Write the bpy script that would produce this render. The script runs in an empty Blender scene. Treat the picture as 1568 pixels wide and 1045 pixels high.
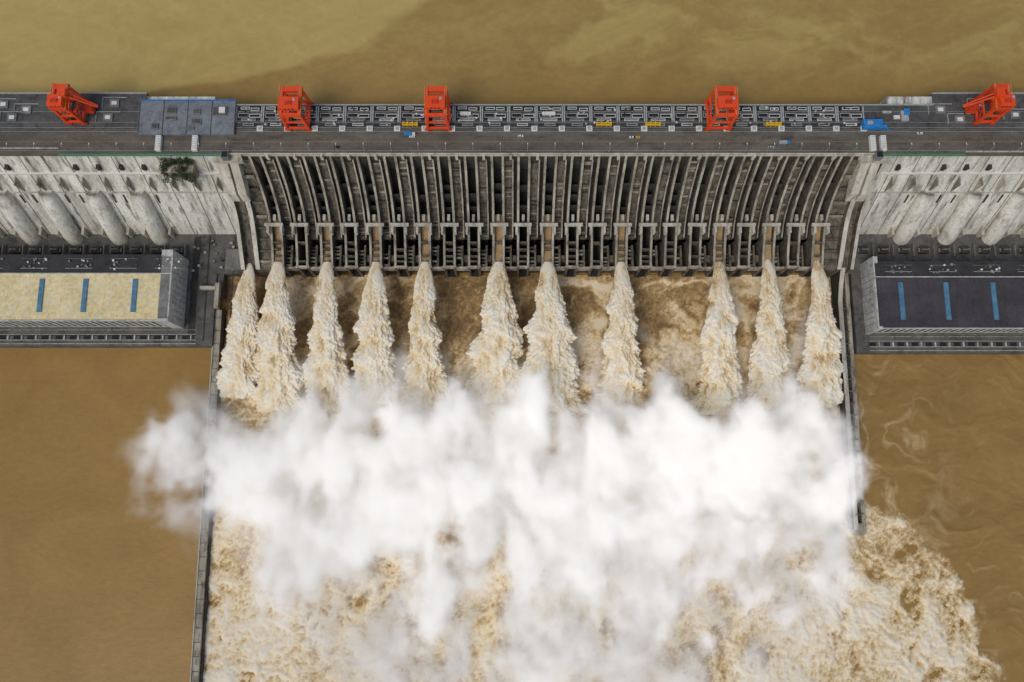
import bpy, math, random
import numpy as np
from mathutils import Vector
random.seed(7)
RNG = np.random.RandomState(11)
scene = bpy.context.scene

# ---------------------------------------------------------------- camera
F = 1220.0/1568.0            # focal / width
TH = math.radians(10.0)
ZC = 737.0
cam_d = bpy.data.cameras.new("camera"); cam = bpy.data.objects.new("camera", cam_d)
scene.collection.objects.link(cam); scene.camera = cam
cam_d.sensor_width = 36; cam_d.lens = 36*F
cam_d.clip_start = 1; cam_d.clip_end = 20000
cam.location = (0, 0, ZC); cam.rotation_euler = (TH, 0, 0)

def survey(u, v, z):
    """world point at elevation z from a measurement in the survey photo"""
    dx = (u-784)/1220.0; t = (522.5-v)/1220.0
    dn = math.cos(TH)-t*math.sin(TH); dy = math.sin(TH)+t*math.cos(TH)
    k = (ZC-z)/dn
    return (dx*k, dy*k)
def to_uv(X, Y, z):
    dz = ZC-z
    fwd = Y*math.sin(TH)+dz*math.cos(TH); up = Y*math.cos(TH)-dz*math.sin(TH)
    return 784+1220*X/fwd, 522.5-1220*up/fwd

# ---------------------------------------------------------------- colour / noise helpers
K = (0.70, 0.715, 0.765)
CAP = (0.90, 0.86, 0.79)
def lin(c):
    c = c/255.0
    return c/12.92 if c <= 0.04045 else ((c+0.055)/1.055)**2.4
def S(r, g, b):
    v = [lin(c)/k for c, k in zip((r, g, b), K)]
    f = min([1.0]+[m/x for x, m in zip(v, CAP)])   # keep hue when bright
    return tuple(x*f for x in v)+(1.0,)

TAB = RNG.rand(64, 64, 64).astype(np.float32)
def vn(x, y, z):
    xi = np.floor(x).astype(np.int64); yi = np.floor(y).astype(np.int64); zi = np.floor(z).astype(np.int64)
    fx = x-xi; fy = y-yi; fz = z-zi
    fx = fx*fx*(3-2*fx); fy = fy*fy*(3-2*fy); fz = fz*fz*(3-2*fz)
    x0 = xi & 63; x1 = (xi+1) & 63; y0 = yi & 63; y1 = (yi+1) & 63; z0 = zi & 63; z1 = (zi+1) & 63
    def l(a, b, t): return a+(b-a)*t
    return l(l(l(TAB[x0, y0, z0], TAB[x1, y0, z0], fx), l(TAB[x0, y1, z0], TAB[x1, y1, z0], fx), fy),
             l(l(TAB[x0, y0, z1], TAB[x1, y0, z1], fx), l(TAB[x0, y1, z1], TAB[x1, y1, z1], fx), fy), fz)
def fbm(x, y, z=0.0, o=4, g=0.5):
    x = np.asarray(x, dtype=np.float64); y = np.asarray(y, dtype=np.float64); z = np.zeros_like(x)+z
    a = 1.0; s = 0; t = 0
    for i in range(o):
        s = s+a*vn(x+17.3*i, y+5.1*i, z+9.7*i); t += a
        x, y = (x*.83-y*.56)*2.03, (x*.56+y*.83)*2.03; z = z*2.03; a *= g
    return s/t
def ridged(x, y, z=0.0, o=4, g=0.55):
    x = np.asarray(x, dtype=np.float64); y = np.asarray(y, dtype=np.float64); z = np.zeros_like(x)+z
    a = 1.0; s = 0; t = 0
    for i in range(o):
        n = 1-np.abs(2*vn(x+31.3*i, y+7.1*i, z+3.7*i)-1); s = s+a*n*n; t += a
        x, y = (x*.83-y*.56)*2.07, (x*.56+y*.83)*2.07; z = z*2.07; a *= g
    return s/t
def ss(a, b, x):
    t = np.clip((x-a)/(b-a), 0, 1); return t*t*(3-2*t)

# ---------------------------------------------------------------- materials
def nt(name):
    m = bpy.data.materials.new(name); m.use_nodes = True
    t = m.node_tree; t.nodes.clear()
    o = t.nodes.new('ShaderNodeOutputMaterial'); b = t.nodes.new('ShaderNodeBsdfPrincipled')
    t.links.new(b.outputs[0], o.inputs[0]); return m, t, b, o
def noise(t, scale, detail=6, rough=0.6, stretch=(1, 1, 1), dist=0.0, coord=None):
    if coord is None:
        g = t.nodes.new('ShaderNodeNewGeometry'); coord = g.outputs['Position']
    mp = t.nodes.new('ShaderNodeMapping'); mp.inputs['Scale'].default_value = [scale*s for s in stretch]
    t.links.new(coord, mp.inputs[0])
    n = t.nodes.new('ShaderNodeTexNoise'); n.inputs['Scale'].default_value = 1
    n.inputs['Detail'].default_value = detail; n.inputs['Roughness'].default_value = rough
    n.inputs['Distortion'].default_value = dist
    t.links.new(mp.outputs[0], n.inputs['Vector']); return n.outputs[0]
def ramp(t, fac, stops):
    r = t.nodes.new('ShaderNodeValToRGB')
    while len(r.color_ramp.elements) < len(stops): r.color_ramp.elements.new(0.5)
    for e, (p, c) in zip(r.color_ramp.elements, stops): e.position = p; e.color = c
    t.links.new(fac, r.inputs[0]); return r.outputs[0]
def mixc(t, fac, a, b, mode='MIX'):
    m = t.nodes.new('ShaderNodeMix'); m.data_type = 'RGBA'; m.blend_type = mode
    if isinstance(fac, float): m.inputs[0].default_value = fac
    else: t.links.new(fac, m.inputs[0])
    for s, v in ((m.inputs[6], a), (m.inputs[7], b)):
        if isinstance(v, tuple): s.default_value = v
        else: t.links.new(v, s)
    return m.outputs[2]
def bump(t, b, h, strength, dist):
    n = t.nodes.new('ShaderNodeBump'); n.inputs['Strength'].default_value = strength
    n.inputs['Distance'].default_value = dist
    t.links.new(h, n.inputs['Height']); t.links.new(n.outputs[0], b.inputs['Normal'])
def weathered(name, dark, light, stain=None, s1=0.06, s2=0.7, stretch=(1, 1, 1), rough=0.85, bs=0.5, stain_lo=0.5, stain_hi=0.68, metal=0.0):
    m, t, b, o = nt(name)
    a = noise(t, s1, 8, 0.65, stretch)
    c = ramp(t, a, [(0.32, dark), (0.66, light)])
    f = noise(t, s2, 5, 0.7)
    g = ramp(t, f, [(0.3, (0.72, 0.72, 0.72, 1)), (0.65, (1.1, 1.1, 1.1, 1))])
    c = mixc(t, 1.0, c, g, 'MULTIPLY')
    if stain:
        st = noise(t, s1*2.3, 7, 0.7, stretch)
        k = ramp(t, st, [(stain_lo, (0, 0, 0, 1)), (stain_hi, (1, 1, 1, 1))])
        c = mixc(t, k, c, stain)
    t.links.new(c, b.inputs['Base Color']); b.inputs['Roughness'].default_value = rough
    b.inputs['Metallic'].default_value = metal
    bump(t, b, f, bs, 0.3)
    return m

M = {}
M['conc_light'] = weathered('concrete_light', S(142, 138, 126), S(188, 184, 172), S(86, 81, 71), 0.12, 0.9, (1, .35, .35), stain_lo=.53, stain_hi=.73)
M['conc_face'] = weathered('concrete_face', S(158, 156, 147), S(210, 209, 201), S(90, 86, 78), 0.055, 0.5, (1.6, .35, .3), stain_lo=.50, stain_hi=.66)
M['conc_pen'] = weathered('concrete_penstock', S(182, 179, 169), S(210, 207, 198), S(136, 132, 120), 0.08, 0.4, (1.2, .4, .4))
M['conc_pier'] = weathered('concrete_pier', S(110, 104, 92), S(170, 163, 148), S(68, 62, 53), 0.10, 0.8, (1.2, .4, .4), stain_lo=.48, stain_hi=.7)
M['conc_chute'] = weathered('concrete_chute', S(68, 63, 55), S(116, 108, 94), S(36, 33, 30), 0.2, 1.1, (1, .5, .5), stain_lo=.48, stain_hi=.66)
M['conc_dark'] = weathered('concrete_dark', S(34, 32, 31), S(62, 59, 54), None, 0.1, 0.8)
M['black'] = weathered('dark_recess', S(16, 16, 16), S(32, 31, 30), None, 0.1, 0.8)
M['asphalt'] = weathered('asphalt', S(76, 71, 64), S(100, 94, 85), S(60, 57, 53), 0.05, 0.5, (.4, 1.5, 1))
M['deck'] = weathered('deck_concrete', S(60, 59, 58), S(86, 85, 83), S(46, 45, 45), 0.07, 0.6)
M['deckblue'] = weathered('deck_painted', S(96, 101, 108), S(120, 125, 131), S(80, 84, 92), 0.06, 0.5)
M['white'] = weathered('white_steel', S(190, 190, 186), S(222, 222, 218), None, 0.3, 1.5, rough=.6)
M['steel'] = weathered('steel_grey', S(126, 129, 129), S(168, 172, 172), None, 0.5, 1.5, rough=.6)
M['yard'] = weathered('yard_asphalt', S(68, 67, 65), S(98, 96, 93), S(50, 49, 48), 0.05, 0.6)
M['roof_y'] = weathered('roof_sand', S(190, 174, 128), S(216, 201, 156), S(196, 190, 170), 0.07, 0.3, rough=.7)
M['roof_d'] = weathered('roof_dark', S(48, 46, 49), S(68, 65, 68), None, 0.06, 0.5)
M['roof_dd'] = weathered('roof_lower_dark', S(36, 35, 37), S(58, 56, 57), None, 0.1, 0.9)
M['wall'] = weathered('building_wall', S(150, 151, 148), S(184, 185, 182), S(108, 108, 104), 0.1, 0.6)
M['walld'] = weathered('building_wall_dark', S(88, 88, 86), S(120, 120, 118), None, 0.1, 0.6)
M['blue'] = weathered('blue_glass', S(58, 98, 126), S(84, 128, 156), None, 0.2, 1.5, rough=.4)
M['bluep'] = weathered('blue_paint', S(28, 96, 160), S(46, 126, 190), None, 0.3, 1.5, rough=.5)
M['orange'] = weathered('crane_orange', S(236, 70, 18), S(252, 94, 32), S(200, 58, 20), 0.2, 1.2, rough=.5, stain_lo=.6, stain_hi=.8)
M['orange_d'] = weathered('crane_orange_dark', S(150, 40, 18), S(190, 56, 26), None, 0.3, 1.2, rough=.5)  # deeper orange for bogies, braces and trim
M['yellow'] = weathered('yellow_paint', S(196, 156, 30), S(226, 186, 44), None, 0.4, 2, rough=.5)
M['green'] = weathered('green_rail', S(60, 110, 88), S(84, 132, 108), None, 0.4, 2)
M['glass'] = weathered('dark_glass', S(24, 28, 32), S(38, 42, 48), None, 0.5, 2, rough=.15)
M['tyre'] = weathered('rubber', S(22, 22, 22), S(34, 34, 34), None, 0.5, 2)
M['paint'] = weathered('road_paint', S(200, 198, 190), S(226, 224, 216), None, 0.5, 2)
M['leaf'] = weathered('foliage', (0.035, 0.05, 0.02, 1), (0.08, 0.11, 0.04, 1), None, 0.4, 1.5)
M['bark'] = weathered('bark', (0.06, 0.045, 0.03, 1), (0.1, 0.08, 0.06, 1), None, 0.5, 2)

def brown_water(name, deep, pale, attr=None):
    m, t, b, o = nt(name)
    a = noise(t, 0.012, 6, 0.6, (1, 1.4, 1), 0.6)
    c = ramp(t, a, [(0.35, deep), (0.65, pale)])
    f = noise(t, 0.14, 9, 0.7, (1, 1.6, 1), 0.4)
    g = ramp(t, f, [(0.3, (0.90, 0.90, 0.90, 1)), (0.7, (1.07, 1.07, 1.07, 1))])
    c = mixc(t, 1.0, c, g, 'MULTIPLY')
    t.links.new(c, b.inputs['Base Color']); b.inputs['Roughness'].default_value = 0.4
    b.inputs['IOR'].default_value = 1.33
    bump(t, b, f, 0.45, 0.7)
    return m, t, b, c, f
M['river'] = brown_water('river_brown', S(124, 100, 56), S(138, 112, 64))[0]
M['pool'] = brown_water('pool_brown', S(130, 102, 54), S(140, 111, 60))[0]

m, t, b, c, f = brown_water('river_foam', S(124, 98, 55), S(140, 112, 65))
at = t.nodes.new('ShaderNodeAttribute'); at.attribute_name = 'foam'
fn = noise(t, 0.5, 7, 0.78, (1, 1, 1), 0.8)
ad = t.nodes.new('ShaderNodeMath'); ad.operation = 'MULTIPLY_ADD'
sb = t.nodes.new('ShaderNodeMath'); sb.operation = 'SUBTRACT'; t.links.new(fn, sb.inputs[0]); sb.inputs[1].default_value = 0.5
t.links.new(sb.outputs[0], ad.inputs[0]); ad.inputs[1].default_value = 1.15; t.links.new(at.outputs['Fac'], ad.inputs[2])
fc = ramp(t, ad.outputs[0], [(0.0, S(102, 84, 58)), (0.22, S(142, 117, 80)), (0.45, S(180, 156, 116)), (0.68, S(208, 192, 162)), (1.0, S(238, 231, 216))])
mk = t.nodes.new('ShaderNodeAttribute'); mk.attribute_name = 'turb'
c2 = mixc(t, mk.outputs['Fac'], c, fc)
t.links.new(c2, b.inputs['Base Color'])
rr = t.nodes.new('ShaderNodeMapRange'); rr.inputs[3].default_value = 0.4; rr.inputs[4].default_value = 0.95
t.links.new(mk.outputs['Fac'], rr.inputs[0]); t.links.new(rr.outputs[0], b.inputs['Roughness'])
M['foam'] = m

m, t, b, c, f = brown_water('reservoir_brown', S(132, 107, 60), S(143, 117, 68))
at = t.nodes.new('ShaderNodeAttribute'); at.attribute_name = 'silt'
c2 = mixc(t, at.outputs['Fac'], c, S(166, 147, 90))
t.links.new(c2, b.inputs['Base Color']); M['resv'] = m

m, t, b, o = nt('jet_water')
at = t.nodes.new('ShaderNodeAttribute'); at.attribute_name = 'foam'
fn = noise(t, 0.7, 8, 0.78, (1.4, .6, .8), 0.7)
ad = t.nodes.new('ShaderNodeMath'); ad.operation = 'MULTIPLY_ADD'
sb = t.nodes.new('ShaderNodeMath'); sb.operation = 'SUBTRACT'; t.links.new(fn, sb.inputs[0]); sb.inputs[1].default_value = 0.5
t.links.new(sb.outputs[0], ad.inputs[0]); ad.inputs[1].default_value = 1.4; t.links.new(at.outputs['Fac'], ad.inputs[2])
c = ramp(t, ad.outputs[0], [(0.0, S(146, 122, 88)), (0.28, S(188, 168, 132)), (0.52, S(218, 205, 178)), (0.9, S(240, 234, 220))])
t.links.new(c, b.inputs['Base Color']); b.inputs['Roughness'].default_value = 0.95
bump(t, b, fn, 0.4, 0.8)
M['jet'] = m

# ---------------------------------------------------------------- mesh builder
class MB:
    def __init__(s): s.v = []; s.f = []; s.m = []; s.mats = []
    def mi(s, k):
        if k not in s.mats: s.mats.append(k)
        return s.mats.index(k)
    def quad(s, pts, k):
        n = len(s.v); s.v += pts; s.f.append(tuple(range(n, n+len(pts)))); s.m.append(s.mi(k))
    def hexa(s, p, k):
        n = len(s.v); s.v += p; i = s.mi(k)
        for f in ((0, 3, 2, 1), (4, 5, 6, 7), (0, 1, 5, 4), (1, 2, 6, 5), (2, 3, 7, 6), (3, 0, 4, 7)):
            s.f.append(tuple(n+a for a in f)); s.m.append(i)
    def box(s, x0, x1, y0, y1, z0, z1, k):
        s.hexa([(x0, y0, z0), (x1, y0, z0), (x1, y1, z0), (x0, y1, z0), (x0, y0, z1), (x1, y0, z1), (x1, y1, z1), (x0, y1, z1)], k)
    def beam(s, a, b, w, k, h=None):
        a = Vector(a); b = Vector(b); d = (b-a).normalized(); h = h or w
        up = Vector((0, 0, 1)) if abs(d.z) < .9 else Vector((0, 1, 0))
        sx = d.cross(up).normalized()*(w/2); sy = d.cross(sx).normalized()*(h/2)
        s.hexa([tuple(p) for p in (a-sx-sy, a+sx-sy, a+sx+sy, a-sx+sy, b-sx-sy, b+sx-sy, b+sx+sy, b-sx+sy)], k)
    def cyl(s, a, b, r, k, n=16, r2=None):
        a = Vector(a); b = Vector(b); d = (b-a).normalized(); r2 = r2 or r
        up = Vector((0, 0, 1)) if abs(d.z) < .9 else Vector((0, 1, 0))
        X = d.cross(up).normalized(); Y = d.cross(X)
        st = len(s.v); i = s.mi(k)
        for q in range(n):
            an = 2*math.pi*q/n; o = X*math.cos(an)+Y*math.sin(an)
            s.v.append(tuple(a+o*r)); s.v.append(tuple(b+o*r2))
        for q in range(n):
            j = (q+1) % n
            s.f.append((st+2*q, st+2*j, st+2*j+1, st+2*q+1)); s.m.append(i)
        s.f.append(tuple(st+2*q for q in range(n))); s.m.append(i)
        s.f.append(tuple(st+2*q+1 for q in range(n))[::-1]); s.m.append(i)
    def wall(s, x0, x1, prof, zb, k, kside=None):
        """profile (y,z) swept along x with sides down to zb"""
        kside = kside or k
        for (ya, za), (yb, zb2) in zip(prof[:-1], prof[1:]):
            s.quad([(x0, ya, za), (x1, ya, za), (x1, yb, zb2), (x0, yb, zb2)], k)
            if abs(ya-yb) > 1e-6:
                s.quad([(x0, ya, zb), (x0, ya, za), (x0, yb, zb2), (x0, yb, zb)], kside)
                s.quad([(x1, ya, zb), (x1, ya, za), (x1, yb, zb2), (x1, yb, zb)], kside)
        y, z = prof[-1]
        s.quad([(x0, y, zb), (x1, y, zb), (x1, y, z), (x0, y, z)], kside)
    def obj(s, name, parent=None, bevel=0, smooth=False):
        me = bpy.data.meshes.new(name); me.from_pydata(s.v, [], s.f)
        for k in s.mats: me.materials.append(M[k])
        me.polygons.foreach_set('material_index', s.m)
        if smooth: me.polygons.foreach_set('use_smooth', [True]*len(s.f))
        me.update()
        o = bpy.data.objects.new(name, me); scene.collection.objects.link(o)
        if parent: o.parent = parent
        if bevel:
            b = o.modifiers.new('bevel', 'BEVEL'); b.width = bevel; b.segments = 1
        return o
def empty(name, loc=(0, 0, 0)):
    e = bpy.data.objects.new(name, None); scene.collection.objects.link(e); e.location = loc; return e
def grid_mesh(name, X, Y, Z, mat, attrs={}, smooth=True, wrap=False, flip=False):
    ny, nx = X.shape
    me = bpy.data.meshes.new(name)
    co = np.stack([X, Y, Z], -1).reshape(-1, 3).astype(np.float32)
    me.vertices.add(len(co)); me.vertices.foreach_set('co', co.ravel())
    idx = np.arange(ny*nx).reshape(ny, nx)
    if wrap: idx = np.concatenate([idx, idx[:, :1]], 1)
    q = np.stack([idx[:-1, :-1], idx[:-1, 1:], idx[1:, 1:], idx[1:, :-1]], -1).reshape(-1, 4)
    if flip: q = q[:, ::-1]
    me.loops.add(q.size); me.loops.foreach_set('vertex_index', q.ravel().astype(np.int32))
    me.polygons.add(len(q)); me.polygons.foreach_set('loop_start', np.arange(0, q.size, 4, dtype=np.int32))
    me.polygons.foreach_set('loop_total', np.full(len(q), 4, dtype=np.int32))
    me.polygons.foreach_set('use_smooth', np.full(len(q), smooth))
    me.update(); me.validate()
    for k, a in attrs.items():
        at = me.attributes.new(k, 'FLOAT', 'POINT'); at.data.foreach_set('value', a.ravel().astype(np.float32))
    if mat: me.materials.append(mat)
    o = bpy.data.objects.new(name, me); scene.collection.objects.link(o); return o

# ---------------------------------------------------------------- water
b_ = MB(); b_.quad([(-6000, -6000, -0.6), (6000, -6000, -0.6), (6000, 240, -0.6), (-6000, 240, -0.6)], 'pool'); b_.obj('river_water')
b_ = MB(); b_.quad([(-6000, 285, 89.4), (6000, 285, 89.4), (6000, 9000, 89.4), (-6000, 9000, 89.4)], 'river'); b_.obj('reservoir_outer_water')

step = 1.15
xs = np.arange(-271, 560, step); ys = np.arange(194, -430, -step)
X, Y = np.meshgrid(xs, ys)
U, V = to_uv(X, Y, 0.0)
wx = (fbm(X/34, Y/34, 1.3, 3)-.5)*60; wy = (fbm(X/34, Y/34, 8.3, 3)-.5)*60
wx2 = (fbm(X/8, Y/8, 2.3, 3)-.5)*9; wy2 = (fbm(X/8, Y/8, 5.3, 3)-.5)*9
A = X+wx+wx2; B = Y+wy+wy2
r1 = ridged(A/24, B/24, 0.5, 6, .68)
r2 = ridged((X+wx2)/6, (Y+wy2)/6, 3.5, 4, .7)
n1 = fbm(A/60, B/60, 6.5, 5, .6)
n2 = fbm(X/2.6, Y/2.6, 2.2, 3, .7)
n4 = fbm(A/14, B/14, 12.2, 5, .62)
basin = (X < 306).astype(float)
edge_u = np.interp(V, [700, 760, 800, 850, 900, 960, 1045, 1400], [1306, 1318, 1375, 1440, 1482, 1500, 1524, 1620])
wob = (fbm(X/16, Y/16, 4.4, 5, .65)-.5)*190
plume = ss(12, -12, U-edge_u+wob*0.6)*(V > 720)
turbm = np.maximum(basin, plume)
foam_low = 0.46+0.8*(n1-.5)+0.6*(r1-.42)+0.55*(r2-.42)+0.6*(n2-.5)+1.0*(n4-.5)
toe = ss(570, 500, V)
swirl = np.clip((ridged(A/34, B/34, 7.7, 5, .62)-.48)*2.8, 0, 1)*ss(.38, .56, n1)
foam_toe = 0.12+0.65*swirl+0.45*(n2-.5)+0.45*(n1-.5)+.3*(r2-.42)+.4*(n4-.5)
foam = foam_low*(1-toe)+foam_toe*toe
white_l = ss(880, 1000, V)*ss(900, 400, U)*.10 + ss(1150, 1400, U)*ss(850, 950, V)*.03
foam = np.clip(foam+white_l*(1-toe), 0, .95)
near = ss(190, 0, U-1316)*ss(560, 680, V)*ss(860, 780, V)
st = np.clip((ridged((X+wx)/16, (Y+wy)/34, 9.1, 4)-.58)*4, 0, 1)*near
st2 = np.clip((ridged((X+wx)/40, (Y+wy)/14, 2.1, 4)-.66)*5, 0, 1)*ss(240, 40, U-edge_u)*.4
turbm2 = np.clip(np.maximum(turbm, np.maximum(st, st2)*.7*(1-basin)), 0, 1)
foam = np.where(turbm > .5, foam, np.maximum(foam*turbm, .35+.3*n2))
amp = turbm*(0.5+1.1*(1-toe))
Z = amp*((r1-.4)*2.0+(r2-.4)*1.1+(n2-.5)*1.1+(n4-.5)*4)
Z += (1-turbm)*((ridged((X+wx)/60, (Y+wy)/22, 3.3, 4)-.4)*2.2)
ed = np.minimum.reduce([ss(560, 520, X), ss(-430, -390, Y)])
Z = Z*ed
grid_mesh('spillway_water', X, Y, Z, M['foam'], {'foam': foam, 'turb': turbm2}, flip=True)

xs = np.arange(-620, 620, 2.0); ys = np.arange(600, 284, -2.0)
X, Y = np.meshgrid(xs, ys); U, V = to_uv(X, Y, 90)
w = (fbm(X/60, Y/60, 1.1, 5, .6)-.5)*260
bu = np.interp(V, [-400, 0, 30, 60, 80, 100, 125, 160], [760, 650, 600, 570, 520, 460, 330, 120])
silt = ss(30, -18, U+w*.4-bu)*.72
b2 = ss(.48, .66, fbm(X/90+w/200, Y/40+w/160, 3.3, 5, .6))*.45*ss(640, 760, U)*ss(135, 60, V)
fine = np.clip((ridged(X/18+w/50, Y/11+w/70, 6.6, 5, .68)-.48)*1.8, 0, 1)*.38
silt = np.clip(silt*(.6+.6*fbm(X/40+w/90, Y/22, 7, 5, .6))+b2+fine*ss(165, 90, V)+.12*ss(120, 40, V), 0, 1)
Z = 90+((fbm(X/14, Y/10, 5.5, 4)-.5)*1.2+(ridged(X/18+w/50, Y/11+w/70, 6.6, 5, .68)-.4)*.8)*np.minimum.reduce([ss(620, 590, np.abs(X)), ss(600, 570, Y)])
grid_mesh('reservoir_water', X, Y, Z, M['resv'], {'silt': silt}, flip=True)

# ---------------------------------------------------------------- dam
dam = empty('concrete_dam')
ZD = 115.0
XC = 32.5; P = 22.4
OUT = [XC+P*(i-11) for i in range(23)]
prof = [(266, 111), (263.5, 104), (259.5, 94), (253.5, 80), (246, 66), (237.5, 54), (229, 46), (220, 41), (210, 37), (201, 34), (192, 32)]
def lower(p, dz, y_end=None):
    r = [(y, z-dz) for y, z in p]
    if y_end: r = [q for q in r if q[0] >= y_end]
    return r
b_ = MB(); bd = MB(); bf = MB()
for i, x in enumerate(OUT):
    for sgn in (-1, 1):
        xa = x+sgn*3.6; xb = x+sgn*5.6
        b_.wall(min(xa, xb), max(xa, xb), [(270, 111)]+prof, -4, 'conc_pier', 'conc_chute')
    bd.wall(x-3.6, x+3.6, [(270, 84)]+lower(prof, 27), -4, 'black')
    for yy, zz in ((256, 70), (250, 60), (243, 48)):
        if random.random() < .75: bd.box(x-3.5, x+3.5, yy-.8, yy+.8, zz-12, zz+random.uniform(0, 8), 'conc_dark')
    j = random.uniform(-.8, .8)
    b_.box(x-8.2+j, x+8.2+j, 226.5, 229.2, 46.6, 49.4, 'conc_light')
    b_.box(x-7.0, x-4.9, 220.5, 226.4, 41.5, 48.6, 'conc_light')
    b_.box(x+4.9, x+7.0, 220.5, 226.4, 41.5, 48.6, 'conc_light')
    b_.box(x-1.2, x+1.2, 231.5, 237, 46, 50, 'conc_light')
    b_.box(x-6.2, x+6.2, 192.4, 194, 27, 33, 'conc_pier')
    for yy in (214, 208, 202, 197.5):
        if random.random() < .8:
            b_.box(x-3.5, x+3.5, yy, yy+.9, 30, 33.5+(yy-192)*.25, 'conc_chute')
    if i < 22:
        xl = x+5.6; xr = x+P-5.6; xm = (xl+xr)/2
        cl = lower(prof, 12, 215)
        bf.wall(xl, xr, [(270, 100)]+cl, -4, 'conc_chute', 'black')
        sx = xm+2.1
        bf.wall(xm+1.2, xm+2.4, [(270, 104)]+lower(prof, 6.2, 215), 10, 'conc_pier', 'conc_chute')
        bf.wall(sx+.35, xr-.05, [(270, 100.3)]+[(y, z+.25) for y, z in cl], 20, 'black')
        for q in range(22):
            tt = q/22.0*(len(cl)-1); a = int(tt); fr = tt-a
            y = cl[a][0]*(1-fr)+cl[a+1][0]*fr; z = cl[a][1]*(1-fr)+cl[a+1][1]*fr
            if random.random() < .85:
                bf.box(xl+.3+random.random(), xm+1.1, y-.4, y+.4, z-1, z+random.uniform(.6, 2), random.choice(['conc_pier', 'conc_chute', 'conc_chute', 'conc_dark']))
            if random.random() < .25:
                bf.box(xm+2.5, xr-.3, y-.4, y+.4, z-1, z+1.0, 'conc_dark')
        bf.box(xl, xr, 192.6, 194.4, 20, 27.5+random.random(), 'conc_pier')
        bf.box(xl+.2, xr-.2, 194.5, 214.9, 6, 12, 'conc_dark')
        bf.box(xm-.9, xm+.9, 194.5, 214.9, 12.1, 27+random.random()*2, 'conc_chute')
        for yy in np.arange(196, 214, 3.4):
            if random.random() < .75: bf.box(xl+.1, xm-1, yy, yy+1.1, 22, 25+random.random()*2, random.choice(['conc_pier', 'conc_light', 'conc_chute']))
        if random.random() < .5: bf.box(xm+1.2, xr-.5, 200, 206, 14, 25, 'conc_chute')
b_.obj('spillway_piers', dam); bd.obj('outlet_slots', dam); bf.obj('spillway_chutes', dam)

b_ = MB()
b_.box(-246, 312, 266.5, 309, 50, 110.5, 'conc_dark')
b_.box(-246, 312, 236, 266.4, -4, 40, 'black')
pe = [(270, 113), (264, 108), (260, 98), (254, 84), (246, 70), (237.5, 58), (229, 50), (220, 44), (210, 38), (200, 32), (192, 27)]
for xa, xb in ((-249, -245.5), (-235.5, -231.5), (299, 303), (311, 314)):
    b_.wall(xa, xb, pe, -4, 'conc_light', 'conc_chute')
for xa, xb in ((-245.5, -235.5), (303, 311)):
    b_.wall(xa, xb, lower(pe, 9), -4, 'conc_chute')
for xa, xb in ((-231.5, -219.5), (284.5, 299)):
    b_.wall(xa, xb, lower(prof, 6), -4, 'conc_chute')
    for y, z in prof[2:-1]:
        b_.box(xa+1, xb-1, y-3, y-1.5, z-8, z-3.5, random.choice(['conc_pier', 'conc_chute']))
for x0, x1, s in ((-247, -226, 1), (292, 313, -1)):
    for k in range(2):
        xa = x0+2+k*9 if s > 0 else x0+k*9
        b_.hexa([(xa, 242, 70), (xa+7, 242, 70), (xa+7, 266.3, 88), (xa, 266.3, 88), (xa, 244, 82), (xa+7, 244, 82), (xa+7, 266.3, 112.5), (xa, 266.3, 112.5)], 'conc_light')
    b_.box(x0-2, x1+2, 262, 268, 106, 112, 'conc_light')
    b_.box((x0+x1)/2-3, (x0+x1)/2+3, 262, 268, 112.1, 118.5, 'walld')
    b_.box((x0+x1)/2-2.4, (x0+x1)/2+2.4, 262.6, 267.4, 118.5, 119, 'glass')
b_.obj('spillway_training_walls', dam)

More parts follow.
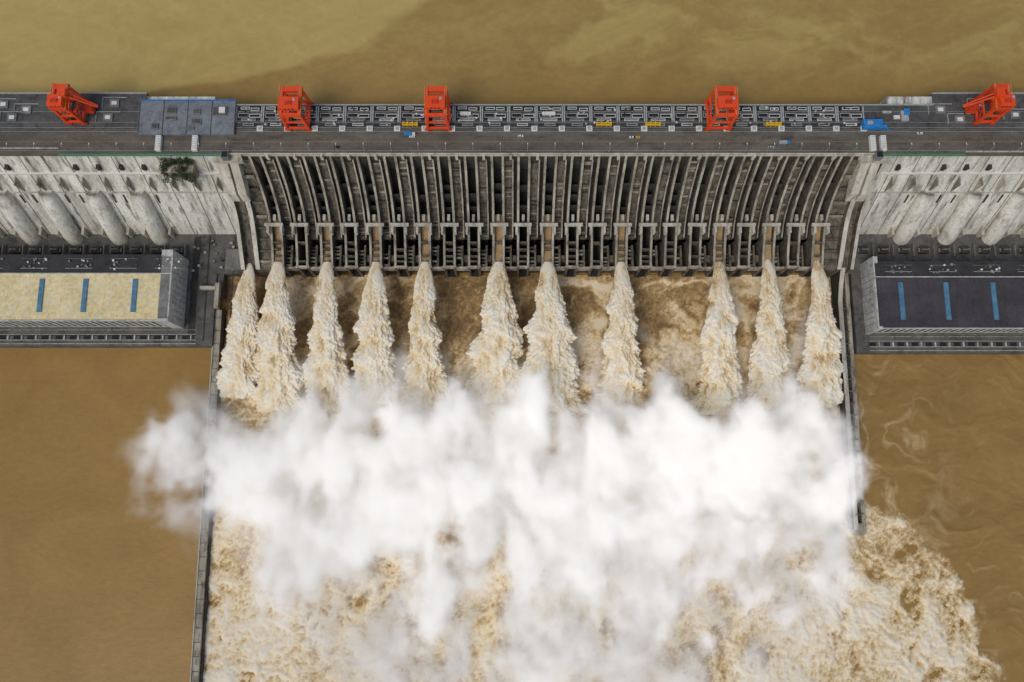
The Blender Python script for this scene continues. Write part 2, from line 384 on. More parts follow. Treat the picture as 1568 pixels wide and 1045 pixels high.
# powerhouse dam blocks
b_ = MB()
face = [(272, 114.5), (271, 102), (262, 82), (252, 61), (241, 36), (230, 11)]
bp = MB()
for xa, xb, pens, side in ((-1400, -249, [-533, -493, -453, -413, -371, -332], -1), (314, 1400, [368, 410, 452, 494, 536], 1)):
    b_.wall(xa, xb, face, -4, 'conc_face')
    b_.box(xa, xb, 273, 318, 40, 114.4, 'conc_face')
    b_.box(xa, xb, 261.5, 264, 83, 84.6, 'white')
    b_.box(xa, xb, 260.5, 263, 77, 78.6, 'conc_dark')
    b_.box(xa, xb, 252.5, 256, 62, 64.0, 'conc_light')
    b_.box(xa, xb, 270.2, 272.8, 105, 107.5, 'conc_dark')
    x = (-249-12) if side < 0 else (314+12)
    while abs(x) < 620:
        for (ya, za), (yb, zb) in zip(face[1:-1], face[2:]):
            b_.beam((x, ya, za), (x, yb, zb), .35, 'conc_chute', .8)
        if random.random() < .7:
            b_.box(x+3, x+6, 263, 268, 88, 93, 'conc_dark')
        b_.box(x+4, x+5.0, 253.2, 262, 64, 80, 'conc_pier')
        x += 19.5*side
    for px in pens:
        pts = [(252.5, 66), (249.5, 61), (245.5, 53.5), (240, 42), (233.5, 28.5), (228.5, 18), (226, 8)]
        rad = [6.0, 7.4, 7.9, 7.9, 7.9, 8.1, 8.1]; n = 30; st0 = len(bp.v); mi = bp.mi('conc_pen')
        for (y, z), r0 in zip(pts, rad):
            for q in range(n):
                an = 2*math.pi*q/n
                bp.v.append((px+r0*math.cos(an), y-r0*math.sin(an)*.81, z+r0*math.sin(an)*.39))
        for a in range(len(pts)-1):
            for q in range(n):
                j = (q+1) % n
                bp.f.append((st0+a*n+q, st0+a*n+j, st0+(a+1)*n+j, st0+(a+1)*n+q)); bp.m.append(mi)
        bp.f.append(tuple(st0+q for q in range(n))); bp.m.append(mi)
        for s2 in (-1, 1):
            b_.box(px+s2*12-1.2, px+s2*12+1.2, 227, 236, 11, 22, 'conc_light')
            b_.box(px+s2*9.6-.6, px+s2*9.6+.6, 229, 246, 11, 13.5, 'conc_chute')
            b_.beam((px+s2*14.5, 251.5, 60.4), (px+s2*14.5, 247.5, 51.4), 1.5, 'conc_dark', .5)
bp.obj('penstocks', dam, smooth=True)
b_.obj('powerhouse_dam_blocks', dam)

# crest deck
b_ = MB()
b_.box(-1400, 1400, 266.6, 288.6, 111, 115.0, 'asphalt')
b_.box(-306, 352, 288.6, 310, 111, 114.8, 'deck')
for xa, xb in ((-1400, -306), (352, 1400)): b_.box(xa, xb, 288.6, 320.5, 111, 115.0, 'deck')
b_.box(-240, 306, 266.4, 267.2, 111, 116.2, 'conc_light')
b_.box(-1400, -375.1, 271.2, 272, 111, 116, 'conc_light'); b_.box(375.1, 1400, 268.2, 269, 111, 116, 'conc_light')
b_.box(-375, -240.1, 266, 266.6, 112, 116.2, 'green'); b_.box(306.1, 375, 266, 266.6, 112, 116.2, 'green')
b_.box(-306, 352, 309.6, 310.3, 112, 116.2, 'steel')
b_.box(-1400, -306, 320, 320.8, 112, 116.2, 'steel'); b_.box(352, 1400, 320, 320.8, 112, 116.2, 'steel')
for y in (290.0, 294.6, 304.2, 286.4):
    b_.box(-1400, 1400, y-.08, y+.08, 115.01, 115.2, 'steel')
b_.box(-1400, 1400, 277.4, 277.5, 115.0, 115.02, 'yellow')
b_.box(-1400, 1400, 269.6, 269.7, 115.0, 115.02, 'paint')
for i in range(24):
    x = XC+P*(i-11.5); b_.box(x-1.1, x+1.1, 264.2, 266.3, 108, 115.4, 'conc_light')
b_.obj('crest_deck', dam)

# gate bays on the crest
b_ = MB()
for i in range(23):
    x = XC+22.8*(i-11)-1.0
    r = random.Random(i)
    b_.box(x-9.5, x-1.2, 297, 302.5, 114.9, 115.0, 'black'); b_.box(x+1.2, x+9.5, 297, 302.5, 114.9, 115.0, 'black')
    b_.box(x-9.5, x+9.5, 305.2, 309, 114.9, 115.05, 'black'); b_.box(x-9.5, x+9.5, 291, 293.6, 114.9, 115.02, 'conc_dark')
    def frame(cx, cy, w, h, z=115.3, k='white', th=.38):
        b_.box(cx-w/2, cx+w/2, cy-h/2, cy-h/2+th, z, z+.6, k); b_.box(cx-w/2, cx+w/2, cy+h/2-th, cy+h/2, z, z+.6, k)
        b_.box(cx-w/2, cx-w/2+th, cy-h/2+th, cy+h/2-th, z, z+.6, k); b_.box(cx+w/2-th, cx+w/2, cy-h/2+th, cy+h/2-th, z, z+.6, k)
    frame(x-4+r.uniform(-1, 1), 306.8+r.uniform(-.4, .4), 7.5, 2.2); frame(x+5+r.uniform(-1, 1), 306.2+r.uniform(-.4, .4), 7, 2.4)
    frame(x-4.6, 300.6, 8.6, 3.8, k='steel'); frame(x+5+r.uniform(-.5, .5), 300.2, 9, 3.2)
    frame(x+r.uniform(-1, 1), 296.6, 12, 1.8, k=r.choice(['white', 'steel'])); frame(x, 292.4, 9, 2.0, k=r.choice(['white', 'steel', 'steel']))
    for q in (-10.6, 10.6): b_.box(x+q-.5, x+q+.5, 295, 308.5, 115.0, 116, 'steel')
    for q in range(5):
        xx = x+r.uniform(-9, 9); yy = r.uniform(292, 308); b_.box(xx-.7, xx+.7, yy-.6, yy+.6, 115, 116.4, r.choice(['white', 'steel', 'conc_dark', 'walld']))
    b_.box(x-2.6+10, x+2.4+10, 286.6, 291, 115.02, 116.3, 'white'); b_.box(x-1.6+10, x+1.4+10, 287.4, 290.2, 116.3, 116.6, 'steel')
b_.obj('gate_hatches', dam)
b_ = MB()
for u, v in ((628, 190), (925, 190), (1000, 190), (1185, 190)):
    x, y = survey(u, v, 117)
    b_.box(x-6.5, x+6.5, y-1.2, y-.4, 115.6, 117.5, 'yellow'); b_.box(x-6.5, x+6.5, y+.4, y+1.2, 115.6, 117.5, 'yellow')
    for q in (-5.8, -2, 2, 5.8): b_.box(x+q-.4, x+q+.4, y-1.7, y+1.7, 115, 118, 'yellow')
b_.obj('gate_lifting_beam')
b_ = MB()
b_.box(-310, -230, 283, 313, 114.5, 117.2, 'deckblue')
for x, y, w, h in ((-283, 304, 8, 6), (-262, 303, 6, 5), (-243, 303, 12, 8), (-296, 290, 6, 5), (-283, 297, 9, 3), (-262, 294, 8, 5), (-270, 288, 14, 2)):
    b_.box(x-w/2, x+w/2, y-h/2, y+h/2, 117.3, 118.3, 'walld'); b_.box(x-w/2+.7, x+w/2-.7, y-h/2+.7, y+h/2-.7, 118.3, 118.5, 'deck')
for x in (-310, -290, -270, -250, -230.5): b_.box(x, x+.25, 283, 313, 117.2, 118.0, 'walld')
b_.box(-310, -230, 312.6, 313.2, 117.2, 118.6, 'bluep')
b_.box(-243, -238, 301, 306, 118.6, 120, 'white')
b_.obj('service_deck_block', dam)
b_ = MB()
for u in (242, 298, 1337, 1353):
    x, y = survey(u, 219, 118); b_.box(x-2.2, x+2.2, y-6.5, y+6.5, 115.1, 118.5, 'paint'); b_.box(x-1.5, x+1.5, y-5.5, y+5.5, 118.5, 118.8, 'white')
    for q in range(6): b_.box(x-1.9, x+1.9, y-5+q*2-.15, y-5+q*2+.15, 118.85, 119, 'steel')
b_.obj('stair_shelters', dam)
b_ = MB()
for u, v in ((18, 180), (40, 168), (165, 180), (175, 158), (1470, 183), (1440, 168), (1500, 160), (1555, 176), (5, 160)):
    x, y = survey(u, v, 116); b_.box(x-4, x+4, y-3.4, y+3.4, 115.1, 116.2, 'walld'); b_.box(x-2.2, x+2.2, y-1.6, y+1.6, 116.2, 116.5, 'white')
    b_.box(x-10, x+10, y+5, y+5.3, 115, 116.2, 'steel'); b_.box(x-10, x-9.7, y-4, y+5, 115, 116.2, 'steel')
b_.obj('deck_hatches', dam)
b_ = MB()
for i in range(44):
    x = -480+i*22.4
    b_.cyl((x, 268.6, 115), (x, 268.6, 124), .16, 'steel', 6); b_.beam((x, 268.6, 124), (x, 271.4, 124.4), .18, 'steel'); b_.box(x-.3, x+.3, 271, 272.4, 124.2, 124.5, 'white')
b_.obj('street_lamps')

# ---------------------------------------------------------------- cranes
def crane(x, y0, y1, H, w=18, jib=0, blk=0.55):
    e = empty('gantry_crane', (x, (y0+y1)/2, ZD)); h = w/2; d = (y1-y0)/2
    b = MB(); o = 'orange'; od = 'orange_d'
    for sx in (-1, 1):
        for sy in (-1, 1):
            b.beam((sx*h*1.02, sy*d, 1.2), (sx*(h-1.2), sy*(d-.8), H-4), 2.0, o)
            b.box(sx*h-2.6, sx*h+2.6, sy*d-.8, sy*d+.8, .25, 2.0, od)
            for q in (-2.2, -.7, .7, 2.2): b.cyl((sx*h+q, sy*d-.5, .6), (sx*h+q, sy*d+.5, .6), .55, 'tyre', 10)
        b.beam((sx*h, -d, 3.5), (sx*h, d, 3.5), 1.6, o); b.beam((sx*h, -d, H*.45), (sx*h, d, H*.45), 1.2, o)
        b.beam((sx*h, -d, 3.5), (sx*h, 0, H*.45), .8, od); b.beam((sx*h, d, 3.5), (sx*h, 0, H*.45), .8, od)
    for sy in (-1, 1):
        b.beam((-h, sy*d, H*.5), (h, sy*d, H*.5), 1.3, o)
        b.beam((-h, sy*d, 4.5), (h, sy*d, 4.5), 1.8, o)
    b.obj('legs', e)
    b = MB()
    for sx in (-1, 1): b.box(sx*(h-1.3)-1.3, sx*(h-1.3)+1.3, -d-1, d+1, H-4, H-.6, o)
    b.box(-h+2.6, h-2.6, d-3.6, d+.8, H-4, H-.9, o); b.box(-h+2.6, h-2.6, -d-.8, -d+1.4, H-4, H-.9, o)
    for sx in (-1, 1):
        for q in np.arange(-d-1, d+1, 2.2): b.box(sx*(h+.1)-.08, sx*(h+.1)+.08, q-.08, q+.08, H-.6, H+.6, 'yellow')
        b.box(sx*(h+.1)-.1, sx*(h+.1)+.1, -d-1, d+1, H+.5, H+.65, 'yellow')
        b.box(sx*(h-1.3)-.15, sx*(h-1.3)+.15, -d, d, H-.55, H-.3, 'steel')
    b.obj('girders', e)
    b = MB()
    cy = -d+2*d*blk
    b.box(-h+1.2, h-1.2, cy-5.5, cy+3.5, H-.5, H+4.5, o)
    b.box(-h+.7, h-.7, cy-6, cy+4, H+4.5, H+4.9, o)
    b.box(-2.5, 2.5, cy-3, cy, H+4.9, H+5.8, od); b.box(3.5, 5.5, cy+.4, cy+2.4, H+4.9, H+5.6, 'steel')
    for q in (-3, 0, 3): b.box(q-.9, q+.9, cy-5.56, cy-5.5, H+1.4, H+3, 'glass')
    b.box(-4, 4, cy-4, cy+2, H-3.5, H-.5, od)
    b.cyl((-2, cy-1, H-3.5), (-2, cy-1, 9), .12, 'tyre', 6); b.cyl((2, cy-1, H-3.5), (2, cy-1, 9), .12, 'tyre', 6)
    b.box(-3, 3, cy-1.6, cy-.4, 7.6, 9, 'yellow')
    b.obj('hoist_trolley', e, .12)
    b = MB()
    b.box(h+.3, h+3.0, -d+1, -d+4, H*.55, H*.55+3, o); b.box(h+3.0, h+3.05, -d+1.3, -d+3.7, H*.55+1.2, H*.55+2.6, 'glass')
    b.box(h+.5, h+2.8, -d+.93, -d+1, H*.55+1.2, H*.55+2.6, 'glass')
    for q in range(14): b.box(h+.4, h+1.2, d-2, d-1.8, 2+q*H/15, 2.15+q*H/15, 'steel')
    b.obj('operator_cab', e)
    if jib:
        s = jib; b = MB()
        b.cyl((s*h*.9, 0, H-4), (s*h*.9, 0, H+3), 2.2, o, 14)
        b.box(s*h*.9-3.2, s*h*.9+3.2, -3.5, 3.5, H+3, H+7, o)
        for dy in (-1.6, 1.6): b.beam((s*h*.9, dy, H+4), (s*(h*.9+21), dy*.4-4, H-10), 1.0, o)
        for q in range(1, 9):
            f = q/9; b.beam((s*(h*.9+21*f), -1.6+1.2*f-4*f, H+4-14*f), (s*(h*.9+21*f+1), 1.6-1.2*f-4*f, H+4-14*f), .6, o)
        b.beam((s*(h*.9-2), 0, H+7), (s*(h*.9+21), -4, H-10), .3, 'tyre')
        b.obj('jib', e)
        b = MB(); b.box(s*(h+5)-4, s*(h+5)+4, -2, 5, 3, 9, o); b.box(s*(h+5)-4.4, s*(h+5)+4.4, -2.4, 5.4, 9, 9.4, od)
        for q in (-3, 3):
            b.box(s*(h+5)+q-.6, s*(h+5)+q+.6, -1.6, -.4, .3, 3, 'tyre'); b.box(s*(h+5)+q-.6, s*(h+5)+q+.6, 3.4, 4.6, .3, 3, 'tyre')
        b.obj('machinery_house', e)
    return e
crane(-177, 287.5, 311, 30, 17.5, 0, .36)
crane(-61, 287.5, 311, 30, 17.5, 0, .40)
crane(171, 287.5, 311, 30, 17.5, 0, .40)
c = crane(-362, 293, 313, 30, 13, 1, .25)
c = crane(392, 293, 313, 30, 13, -1, .25)

def truck(name, x, y, ang, kb, kc, L=9, W=2.6):
    b = MB()
    b.box(-L/2, L/2-2.6, -W/2, W/2, 1.1, 3.4, kb); b.box(-L/2+.3, L/2-2.9, -W/2+.3, W/2-.3, 3.4, 3.6, kb)
    b.box(L/2-2.4, L/2, -W/2+.1, W/2-.1, .8, 2.9, kc); b.box(L/2-2.0, L/2-.3, -W/2+.2, W/2-.2, 2.9, 3.2, kc)
    b.box(L/2, L/2+.04, -W/2+.3, W/2-.3, 1.8, 2.8, 'glass'); b.box(-L/2, L/2-.2, -.6, .6, .6, 1.1, 'tyre')
    for q in (-L/2+1.2, -L/2+2.6, L/2-1.3):
        for s in (-1, 1): b.cyl((q, s*W/2-s*.4, .55), (q, s*W/2, .55), .55, 'tyre', 12)
    o = b.obj(name, None, .08); o.location = (x, y, ZD+.03); o.rotation_euler[2] = ang; return o
def car(x, y, ang, kc):
    b = MB(); L = 4.6; W = 1.85
    b.box(-L/2, L/2, -W/2, W/2, .35, .95, kc)
    b.hexa([(-1.7, -.85, .95), (1.2, -.85, .95), (1.2, .85, .95), (-1.7, .85, .95), (-1.2, -.7, 1.5), (.5, -.7, 1.5), (.5, .7, 1.5), (-1.2, .7, 1.5)], 'glass')
    b.box(-1.15, .45, -.68, .68, 1.5, 1.55, kc)
    for q in (-1.45, 1.45):
        for s in (-1, 1): b.cyl((q, s*.7, .33), (q, s*.95, .33), .33, 'tyre', 12)
    o = b.obj('parked_car', None, .1); o.location = (x, y, ZD+.03); o.rotation_euler[2] = ang
for u, v, k in ((631, 210, 'white'), (797, 209, 'white'), (968, 211, 'white'), (975, 211, 'yellow'), (1408, 205, 'white'), (516, 226, 'glass'), (1180, 226, 'steel')):
    x, y = survey(u, v, ZD); car(x, y, random.choice([0, math.pi]), k)
x, y = survey(1200, 220, ZD); truck('cargo_truck', x, y, 0, 'steel', 'bluep')
x, y = survey(628, 207, ZD); truck('cargo_truck', x, y, 0, 'bluep', 'white')
x, y = survey(713, 176, ZD); truck('cargo_truck', x, y, 0, 'white', 'white')
x, y = survey(840, 176, ZD); truck('cargo_truck', x, y, math.pi, 'white', 'white', 11)
b = MB(); x, y = survey(1337, 192, 118)
b.box(x-9, x+7, y-3.6, y+4, 116, 121, 'bluep'); b.box(x-8.5, x+6.5, y-3.1, y+3.5, 121, 121.5, 'bluep'); b.box(x+7, x+11, y-3, y, 116, 119, 'bluep')
b.box(x-6, x-2, y-1, y+2, 121.5, 122.3, 'steel')
for q in (-7.5, 5.5):
    for s in (-3, 3): b.box(x+q-.8, x+q+.8, y+s-.5, y+s+.5, 115, 116, 'tyre')
b.beam((x+9, y-1, 118), (x+15, y-5, 117), .6, 'bluep'); b.obj('hydraulic_machine', None)
b = MB(); x, y = survey(1386, 178, 117)
b.box(x-3, x+3, y-4, y+5, 115.3, 117, 'steel'); b.box(x-1, x+3.5, y+1, y+6, 117, 118.5, 'bluep'); b.box(x-9, x-4, y-2, y+1, 115.1, 116.5, 'white'); b.box(x-18, x-11, y+3, y+5, 115.1, 116.5, 'steel')
b.obj('equipment_container')

# ---------------------------------------------------------------- yards, powerhouses, guide walls
b_ = MB()
b_.box(-1400, -249.1, 192, 232, -5, 12, 'yard'); b_.box(-1400, -277, 123.5, 192, -5, 11.9, 'yard'); b_.box(-277, -271, 170, 192, -5, 10, 'yard')
b_.box(314.1, 1400, 192, 232, -5, 12, 'yard'); b_.box(318, 1400, 117, 192, -5, 11.9, 'yard')
for xa, xb, ya in ((-1400, -292, 124), (330, 1400, 117.6)):
    for q, k in ((1.0, 'conc_light'), (4.5, 'steel'), (9, 'conc_dark'), (9.8, 'steel'), (14, 'conc_pier')):
        b_.box(xa, xb, ya+q, ya+q+.5, 11.9, 12.5, k)
    x = xa+900 if xa < 0 else xa
    while x < (xb if xa < 0 else 620):
        b_.box(x, x+6, ya+5.4, ya+8.6, 11.9, 12.2, 'black'); b_.box(x+8, x+9, ya+5, ya+9, 11.9, 13.4, 'conc_light'); x += 13
for x0, x1 in ((-300, -294), (-286, -285), (-262, -261)):
    b_.box(x0, x1, 128, 228, 12, 12.4, 'conc_dark')
b_.box(-268, -252, 195, 215, 12, 16, 'walld'); b_.box(-290, -276, 176, 179, 12, 17, 'conc_light'); b_.box(-276, -272, 158, 182, 11.9, 17, 'conc_pier')
for q in range(16):
    x = random.uniform(-300, -256); y = random.uniform(194, 224); b_.box(x-1.2, x+1.2, y-1, y+1, 12, 14, random.choice(['walld', 'conc_dark', 'steel']))
for x in list(np.arange(-600, -300, 19.0))+list(np.arange(330, 600, 19.0)):
    y = 214
    b_.box(x-4, x+4, y-3, y+3, 12.1, 16.5, 'conc_dark'); b_.box(x-5.4, x-4, y-2, y+2, 12.1, 15.5, 'walld'); b_.box(x+4, x+5.4, y-2, y+2, 12.1, 15.5, 'walld')
    for q in (-2, 0, 2): b_.cyl((x+q, y, 16.5), (x+q, y, 19), .4, 'steel', 8)
    b_.box(x+8, x+8.8, y-6, y+5, 12.1, 17, 'walld')
b_.obj('powerhouse_yard')

def powerhouse(x0, x1, y0, y1, ymid, kroof, zt, xw, mirror):
    e = empty('powerhouse_building')
    b = MB()
    b.box(x0, x1, y0, y1, 12.0, zt, 'wall'); b.obj('walls', e)
    b = MB()
    b.box(x0, x1, y0-.6, ymid, zt+.01, zt+1.4, kroof)
    b.box(x0, x1, ymid, y1, zt+.01, zt+.8, 'roof_dd')
    for y in (y0-.6, ymid-.8): b.box(x0, x1, y-.4, y+.4, zt+1.0, zt+2.3, 'wall')
    xx = x0
    while xx < x1:
        if abs(xx) < 620: b.box(xx, xx+.18, y0, ymid-1.4, zt+1.4, zt+1.5, kroof)
        xx += 9.6
    b.obj('roof', e)
    b = MB()
    gx0, gx1 = (x1-9, x1+1) if mirror < 0 else (x0-1, x0+3)
    b.box(gx0, gx1, y0-1.5, y0+1, 12, zt+3, 'wall'); b.box(gx0, gx1, y1-2, y1+4, 12, zt+3, 'wall')
    b.box(gx1-1.2 if mirror < 0 else gx0, gx1 if mirror < 0 else gx0+1.2, y0+1, y1-2, 12, zt+2.6, 'wall')
    if mirror < 0: b.box(gx0, gx1-1.2, y0+1, y1-2, 20, zt+1.9, 'walld')
    for q in range(9):
        yy = y0+5+q*(y1-y0-10)/9
        xs_ = gx1 if mirror < 0 else gx0-.06
        b.box(xs_, xs_+.06, yy, yy+.5, 14, zt-2, 'walld')
    b.obj('gable_wall', e)
    b = MB()
    for x in xw:
        b.box(x-2.1, x+2.1, y0+7, ymid-6, zt+1.4, zt+2.4, 'blue')
        for q in range(9):
            yy = y0+7+q*(ymid-13-y0)/8; b.box(x-2.2, x+2.2, yy-.08, yy+.08, zt+2.4, zt+2.6, 'walld')
    b.obj('skylights', e)
    b = MB()
    x = -600 if mirror < 0 else x0+10
    r = random.Random(3)
    while x < min(x1-8, 620):
        for q in range(r.randint(8, 16)):
            xx = x+r.uniform(0, 24); yy = r.uniform(ymid+3, y1-3); s = r.uniform(.3, .9)
            b.box(xx-s, xx+s, yy-s, yy+s, zt+.8, zt+1.6+s, r.choice(['white', 'steel', 'walld', 'walld']))
        b.box(x, x+24, ymid+4, ymid+4.3, zt+1, zt+2.0, 'steel'); b.box(x, x+24, y1-4, y1-3.7, zt+1, zt+2.0, 'walld')
        x += 40
    b.obj('roof_equipment', e)
    b = MB()
    x = -600 if mirror < 0 else x0+8
    while x < min(x1-4, 620):
        b.box(x, x+2.4, y0-.08, y0, 16, zt-6, 'glass'); x += 6
    b.obj('windows', e)
xL = [survey(u, 455, 45)[0] for u in (-8, 63, 130, 206)]; xR = [survey(u, 468, 42)[0] for u in (1385, 1455, 1528, 1600)]
powerhouse(-1400, -305, 141, 201, 184, 'roof_y', 44, [xL[0]-81, xL[0]-40]+xL, -1)
powerhouse(328, 1400, 135.5, 197, 183, 'roof_d', 36, xR, 1)

# guide walls
b_ = MB()
b_.box(-277, -271, -900, 158, -6, 9, 'conc_pier'); b_.box(-271, -269.6, -900, 158, -6, 6, 'conc_dark'); b_.box(-277.6, -276.9, -900, 123, 9, 10.2, 'conc_light')
y = 150
while y > -900: b_.box(-276.8, -271.1, y, y+.5, 9, 9.15, 'conc_dark'); y -= 12
b_.obj('guide_wall')
b_ = MB()
b_.wall(303, 307, [(194, 26), (180, 19), (165, 14.5), (-42, 13)], -6, 'conc_light', 'conc_dark'); b_.wall(307, 311, [(200, 12), (-42, 8)], -6, 'conc_dark'); b_.wall(311, 314.5, [(200, 14), (-42, 12)], -6, 'conc_pier')
y = 180
while y > -40: b_.box(306, 312.5, y, y+.8, 11.5, 13.6, 'conc_chute'); y -= 11
b_.cyl((309, -42, -6), (309, -42, 13), 5.6, 'conc_pier', 20)
b_.obj('guide_wall')

# shrubs on the face
b_ = MB(); r = random.Random(5)
sx, sy = survey(270, 258, 100)
b_.box(sx-14, sx+13, 258, 270, 84, 97, 'conc_pier')
for k in range(70):
    cx = sx+r.uniform(-14, 13); cy = r.uniform(253, 270); cz = 97.5+r.uniform(0, 3.0)-max(0, 260-cy)*1.2; R = r.uniform(1.4, 2.8)
    b_.cyl((cx, cy, 84), (cx, cy, cz), .25, 'bark', 5, .12)
    for q in range(60):
        v = Vector((r.gauss(0, 1), r.gauss(0, 1), r.gauss(0, .7))).normalized()*R*r.uniform(.4, 1.15)
        p = Vector((cx, cy, cz))+v; a = Vector((r.gauss(0, 1), r.gauss(0, 1), r.gauss(0, 1))).normalized()*.5; c2 = Vector((r.gauss(0, 1), r.gauss(0, 1), r.gauss(0, 1))).normalized()*.5
        b_.quad([tuple(p-a), tuple(p+c2), tuple(p+a), tuple(p-c2)], 'leaf')
b_.obj('shrubs')

# ---------------------------------------------------------------- water jets
def jet(x0, x1, y0, z0, y1, wend, seed, lean=0.0, zr=18):
    ns, na = 260, 170
    s = np.linspace(0, 1, ns)[:, None]; a = np.linspace(0, 2*math.pi, na, endpoint=False)[None, :]
    cx = x0+(x1-x0)*s; cy = y0+(y1-y0)*s; cz = z0+zr*s-(z0+zr+3)*s*s
    w = 1.8+(wend-1.8)*np.power(np.clip(s, 0, 1), .62); th = 1.6+6.0*s**.8
    ca = np.cos(a); sa = np.sin(a)
    PX = cx+w*ca; PY = cy+0*ca; PZ = cz+th*sa
    q = PX+(fbm(PX/9, PY/9, seed, 3)-.5)*8
    n = fbm(q/3.4+seed*3.1, PY/20+seed, PZ/7, 5, .62)-.5
    n2 = fbm(PX/9+seed*7.7, PY/12+seed*2, PZ/8, 4)-.5
    n3 = fbm(PX/1.6+seed*5.7, PY/2.4+seed*2, PZ/3, 4, .7)-.5
    n5 = fbm(s*9+seed*4.3+0*a, (ca > 0)*3.3+seed+0*s, PZ/14, 4, .6)-.5
    e = .2+.8*ss(0, .45, s)
    k = 1+(n*.5+n2*.9+n3*.45+n5*.6)*e
    X = cx+w*ca*k; Z = cz+th*sa*(.7+.5*np.clip(k, .1, 2.2)); Z = Z+(n*2+n3*1.8+n2*3)*ss(0, .3, s)*(sa > 0)
    Y = PY-(n2*8+n*6+n3*3)*ss(.02, .5, s)
    foam = .50+n*1.1+n2*1.1+n3*.8+.14*s
    grid_mesh('water_jet', X, Y, Z, M['jet'], {'foam': foam}, wrap=True)
idx = [0, 2, 4, 6, 9, 11, 14, 18, 20, 22]
ends = [430, 505, 578, 652, 762, 845, 948, 1095, 1173, 1250]
wid = [24, 21, 21, 21, 27, 27, 21, 21, 21, 20]
b_ = MB()
for k, (i, u, w) in enumerate(zip(idx, ends, wid)):
    ye = survey(u, 626, 0)[1]+RNG.uniform(-6, 6)
    jet(OUT[i], survey(u, 600, 0)[0], 200, 31, ye, w, k+1.0)
    b_.wall(OUT[i]-3.4, OUT[i]+3.4, [(238, 46), (229, 38), (220, 34), (210, 32), (199, 32)], 20, 'jet')
jet(-243, survey(370, 600, 0)[0], 199, 22, survey(368, 610, 0)[1], 20, 31.0, zr=10)
b_.obj('chute_water')

# ---------------------------------------------------------------- mist (volume)
xs = np.arange(-380, 382, 5.0); ys = np.arange(175, -292, -5.0)
X, Y = np.meshgrid(xs, ys); U0, V0 = to_uv(X, Y, 30)
U = U0+(fbm(X/40, Y/40, 3.1, 4)-.5)*50; V = V0+(fbm(X/28, Y/45, 7.1, 4)-.5)*110
top = np.interp(U, [250, 330, 360, 400, 440, 480, 510, 545, 580, 615, 650, 690, 725, 760, 800, 850, 900, 945, 1000, 1060, 1095, 1135, 1170, 1215, 1250, 1290],
                [590, 570, 590, 610, 600, 490, 600, 515, 605, 480, 595, 490, 530, 600, 505, 600, 540, 605, 505, 540, 590, 465, 590, 505, 595, 590])
bot = np.interp(U, [230, 300, 350, 400, 480, 560, 700, 800, 900, 1000, 1100, 1200, 1320], [755, 775, 800, 860, 950, 930, 900, 920, 900, 920, 880, 890, 840])
m = ss(-45, 130, V-top)*ss(70, -130, V-bot)
m *= ss(205, 265, U)*ss(1345, 1285, U)
veil = .62*ss(700, 850, V)*ss(1260, 1000, V)*ss(380, 620, U)*ss(1300, 1040, U)
veil2 = .56*ss(540, 640, V)*ss(1060, 880, V)*ss(310, 420, U)*ss(1340, 1270, U)
veil3 = .47*ss(455, 560, V)*ss(660, 600, V)*ss(325, 390, U)*ss(1325, 1260, U)
veil4 = .40*ss(190, 260, U)*ss(420, 330, U)*ss(600, 690, V)*ss(900, 760, V)
m = np.maximum(m, np.maximum(np.maximum(veil, veil2), np.maximum(veil3, veil4)))
hh = 24+46*ss(520, 680, V)*(1-.35*ss(860, 1000, V))
ng = bpy.data.node_groups.new('mist_field', 'GeometryNodeTree')
ng.interface.new_socket('Geometry', in_out='INPUT', socket_type='NodeSocketGeometry')
ng.interface.new_socket('Geometry', in_out='OUTPUT', socket_type='NodeSocketGeometry')
N = ng.nodes; Lk = ng.links
gi = N.new('NodeGroupInput'); go = N.new('NodeGroupOutput')
pos = N.new('GeometryNodeInputPosition'); sep = N.new('ShaderNodeSeparateXYZ'); Lk.new(pos.outputs[0], sep.inputs[0])
cmb = N.new('ShaderNodeCombineXYZ'); Lk.new(sep.outputs[0], cmb.inputs[0]); Lk.new(sep.outputs[1], cmb.inputs[1])
def samp(name):
    na = N.new('GeometryNodeInputNamedAttribute'); na.data_type = 'FLOAT'; na.inputs[0].default_value = name
    sn = N.new('GeometryNodeSampleNearestSurface'); sn.data_type = 'FLOAT'
    Lk.new(gi.outputs[0], sn.inputs['Mesh']); Lk.new(na.outputs[0], sn.inputs['Value']); Lk.new(cmb.outputs[0], sn.inputs['Sample Position'])
    return sn.outputs[0]
def mth(op, a, b=None, c=None, clamp=False):
    n = N.new('ShaderNodeMath'); n.operation = op; n.use_clamp = clamp
    for i, v in enumerate((a, b, c)):
        if v is None: continue
        if isinstance(v, (int, float)): n.inputs[i].default_value = v
        else: Lk.new(v, n.inputs[i])
    return n.outputs[0]
def gnoise(scale, detail, rough, st, dist=0.0):
    vm = N.new('ShaderNodeVectorMath'); vm.operation = 'MULTIPLY'; Lk.new(pos.outputs[0], vm.inputs[0]); vm.inputs[1].default_value = [scale*s for s in st]
    n = N.new('ShaderNodeTexNoise'); n.inputs['Scale'].default_value = 1; n.inputs['Detail'].default_value = detail; n.inputs['Roughness'].default_value = rough
    n.inputs['Distortion'].default_value = dist
    Lk.new(vm.outputs[0], n.inputs['Vector']); return n.outputs[0]
sm = samp('cover'); sh = samp('height')
nb = gnoise(1/42, 5, .56, (1, .7, .8), .4)
ns_ = gnoise(1/14, 3, .55, (1, .8, 1))
zn = mth('DIVIDE', sep.outputs[2], sh)
v1 = mth('MULTIPLY', mth('SUBTRACT', nb, .5), 4.6)
v2 = mth('MULTIPLY', mth('SUBTRACT', ns_, .5), 1.7)
v3 = mth('ADD', v1, v2)
v4 = mth('MULTIPLY_ADD', sm, 1.2, v3)
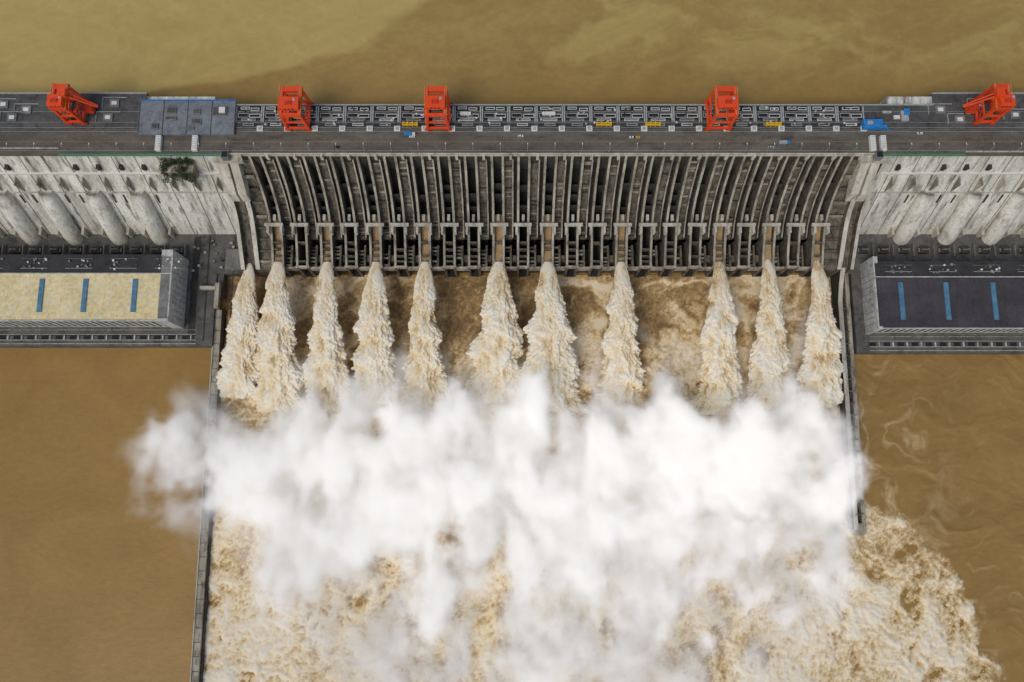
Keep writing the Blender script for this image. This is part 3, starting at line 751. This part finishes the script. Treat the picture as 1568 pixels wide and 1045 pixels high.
v5 = mth('SUBTRACT', v4, mth('MULTIPLY', zn, .95))
v6 = mth('SUBTRACT', v5, .12)
v7 = mth('MULTIPLY', v6, 1.0, clamp=True)
den = mth('MULTIPLY', v7, mth('MULTIPLY', sm, 1.3, clamp=True))
vc = N.new('GeometryNodeVolumeCube')
Lk.new(den, vc.inputs['Density']); vc.inputs['Min'].default_value = (-375, -280, 0); vc.inputs['Max'].default_value = (345, 170, 88)
vc.inputs['Resolution X'].default_value = 265; vc.inputs['Resolution Y'].default_value = 166; vc.inputs['Resolution Z'].default_value = 32
mv = bpy.data.materials.new('mist'); mv.use_nodes = True; t = mv.node_tree; t.nodes.clear()
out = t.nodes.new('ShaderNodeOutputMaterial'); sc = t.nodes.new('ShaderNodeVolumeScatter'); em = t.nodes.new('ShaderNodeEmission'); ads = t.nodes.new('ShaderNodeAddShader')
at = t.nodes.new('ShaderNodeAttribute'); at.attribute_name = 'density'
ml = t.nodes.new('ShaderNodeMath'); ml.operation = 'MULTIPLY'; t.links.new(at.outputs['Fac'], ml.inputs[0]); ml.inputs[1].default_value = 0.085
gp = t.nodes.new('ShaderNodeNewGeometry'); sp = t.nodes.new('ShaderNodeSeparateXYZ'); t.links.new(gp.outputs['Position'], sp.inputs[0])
mr = t.nodes.new('ShaderNodeMapRange'); t.links.new(sp.outputs[2], mr.inputs[0]); mr.inputs[1].default_value = 5; mr.inputs[2].default_value = 52; mr.inputs[3].default_value = .24; mr.inputs[4].default_value = .46  # added glow, stronger with height, stands in for multiple scattering in the mist
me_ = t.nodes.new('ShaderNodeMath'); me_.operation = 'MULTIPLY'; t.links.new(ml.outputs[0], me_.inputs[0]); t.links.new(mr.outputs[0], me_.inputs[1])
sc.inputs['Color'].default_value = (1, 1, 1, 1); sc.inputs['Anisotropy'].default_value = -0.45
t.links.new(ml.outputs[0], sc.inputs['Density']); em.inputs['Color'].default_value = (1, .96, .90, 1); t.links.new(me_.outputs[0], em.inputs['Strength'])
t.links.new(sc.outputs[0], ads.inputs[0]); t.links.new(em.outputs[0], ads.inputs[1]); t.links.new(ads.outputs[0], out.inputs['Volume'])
try: mv.cycles.volume_step_rate = 1.5
except Exception as ex: print(ex)
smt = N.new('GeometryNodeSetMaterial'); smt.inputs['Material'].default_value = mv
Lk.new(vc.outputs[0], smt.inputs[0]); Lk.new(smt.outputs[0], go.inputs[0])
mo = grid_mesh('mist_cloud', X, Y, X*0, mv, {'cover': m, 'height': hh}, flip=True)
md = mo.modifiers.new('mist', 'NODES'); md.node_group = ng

# ---------------------------------------------------------------- light
sd = Vector((-.32, -.45, .83)).normalized()
sun = bpy.data.lights.new('sun', 'SUN'); sun.energy = 1.0; sun.angle = math.radians(26); sun.color = (1, .975, .94)
so = bpy.data.objects.new('sun', sun); scene.collection.objects.link(so); so.rotation_euler = sd.to_track_quat('Z', 'Y').to_euler(); so.location = (0, 0, 900)
w = bpy.data.worlds.new("World"); scene.world = w; w.use_nodes = True
t = w.node_tree; bg = t.nodes['Background']; sk = t.nodes.new('ShaderNodeTexSky'); sk.sky_type = 'NISHITA'; sk.sun_disc = False
sk.sun_elevation = math.asin(sd.z); sk.sun_rotation = math.atan2(sd.x, sd.y); sk.dust_density = 2.5; sk.air_density = 1.0; sk.ozone_density = 1.0
t.links.new(sk.outputs[0], bg.inputs[0]); bg.inputs[1].default_value = 0.10
scene.view_settings.view_transform = 'Standard'; scene.view_settings.look = 'None'; scene.view_settings.exposure = 0
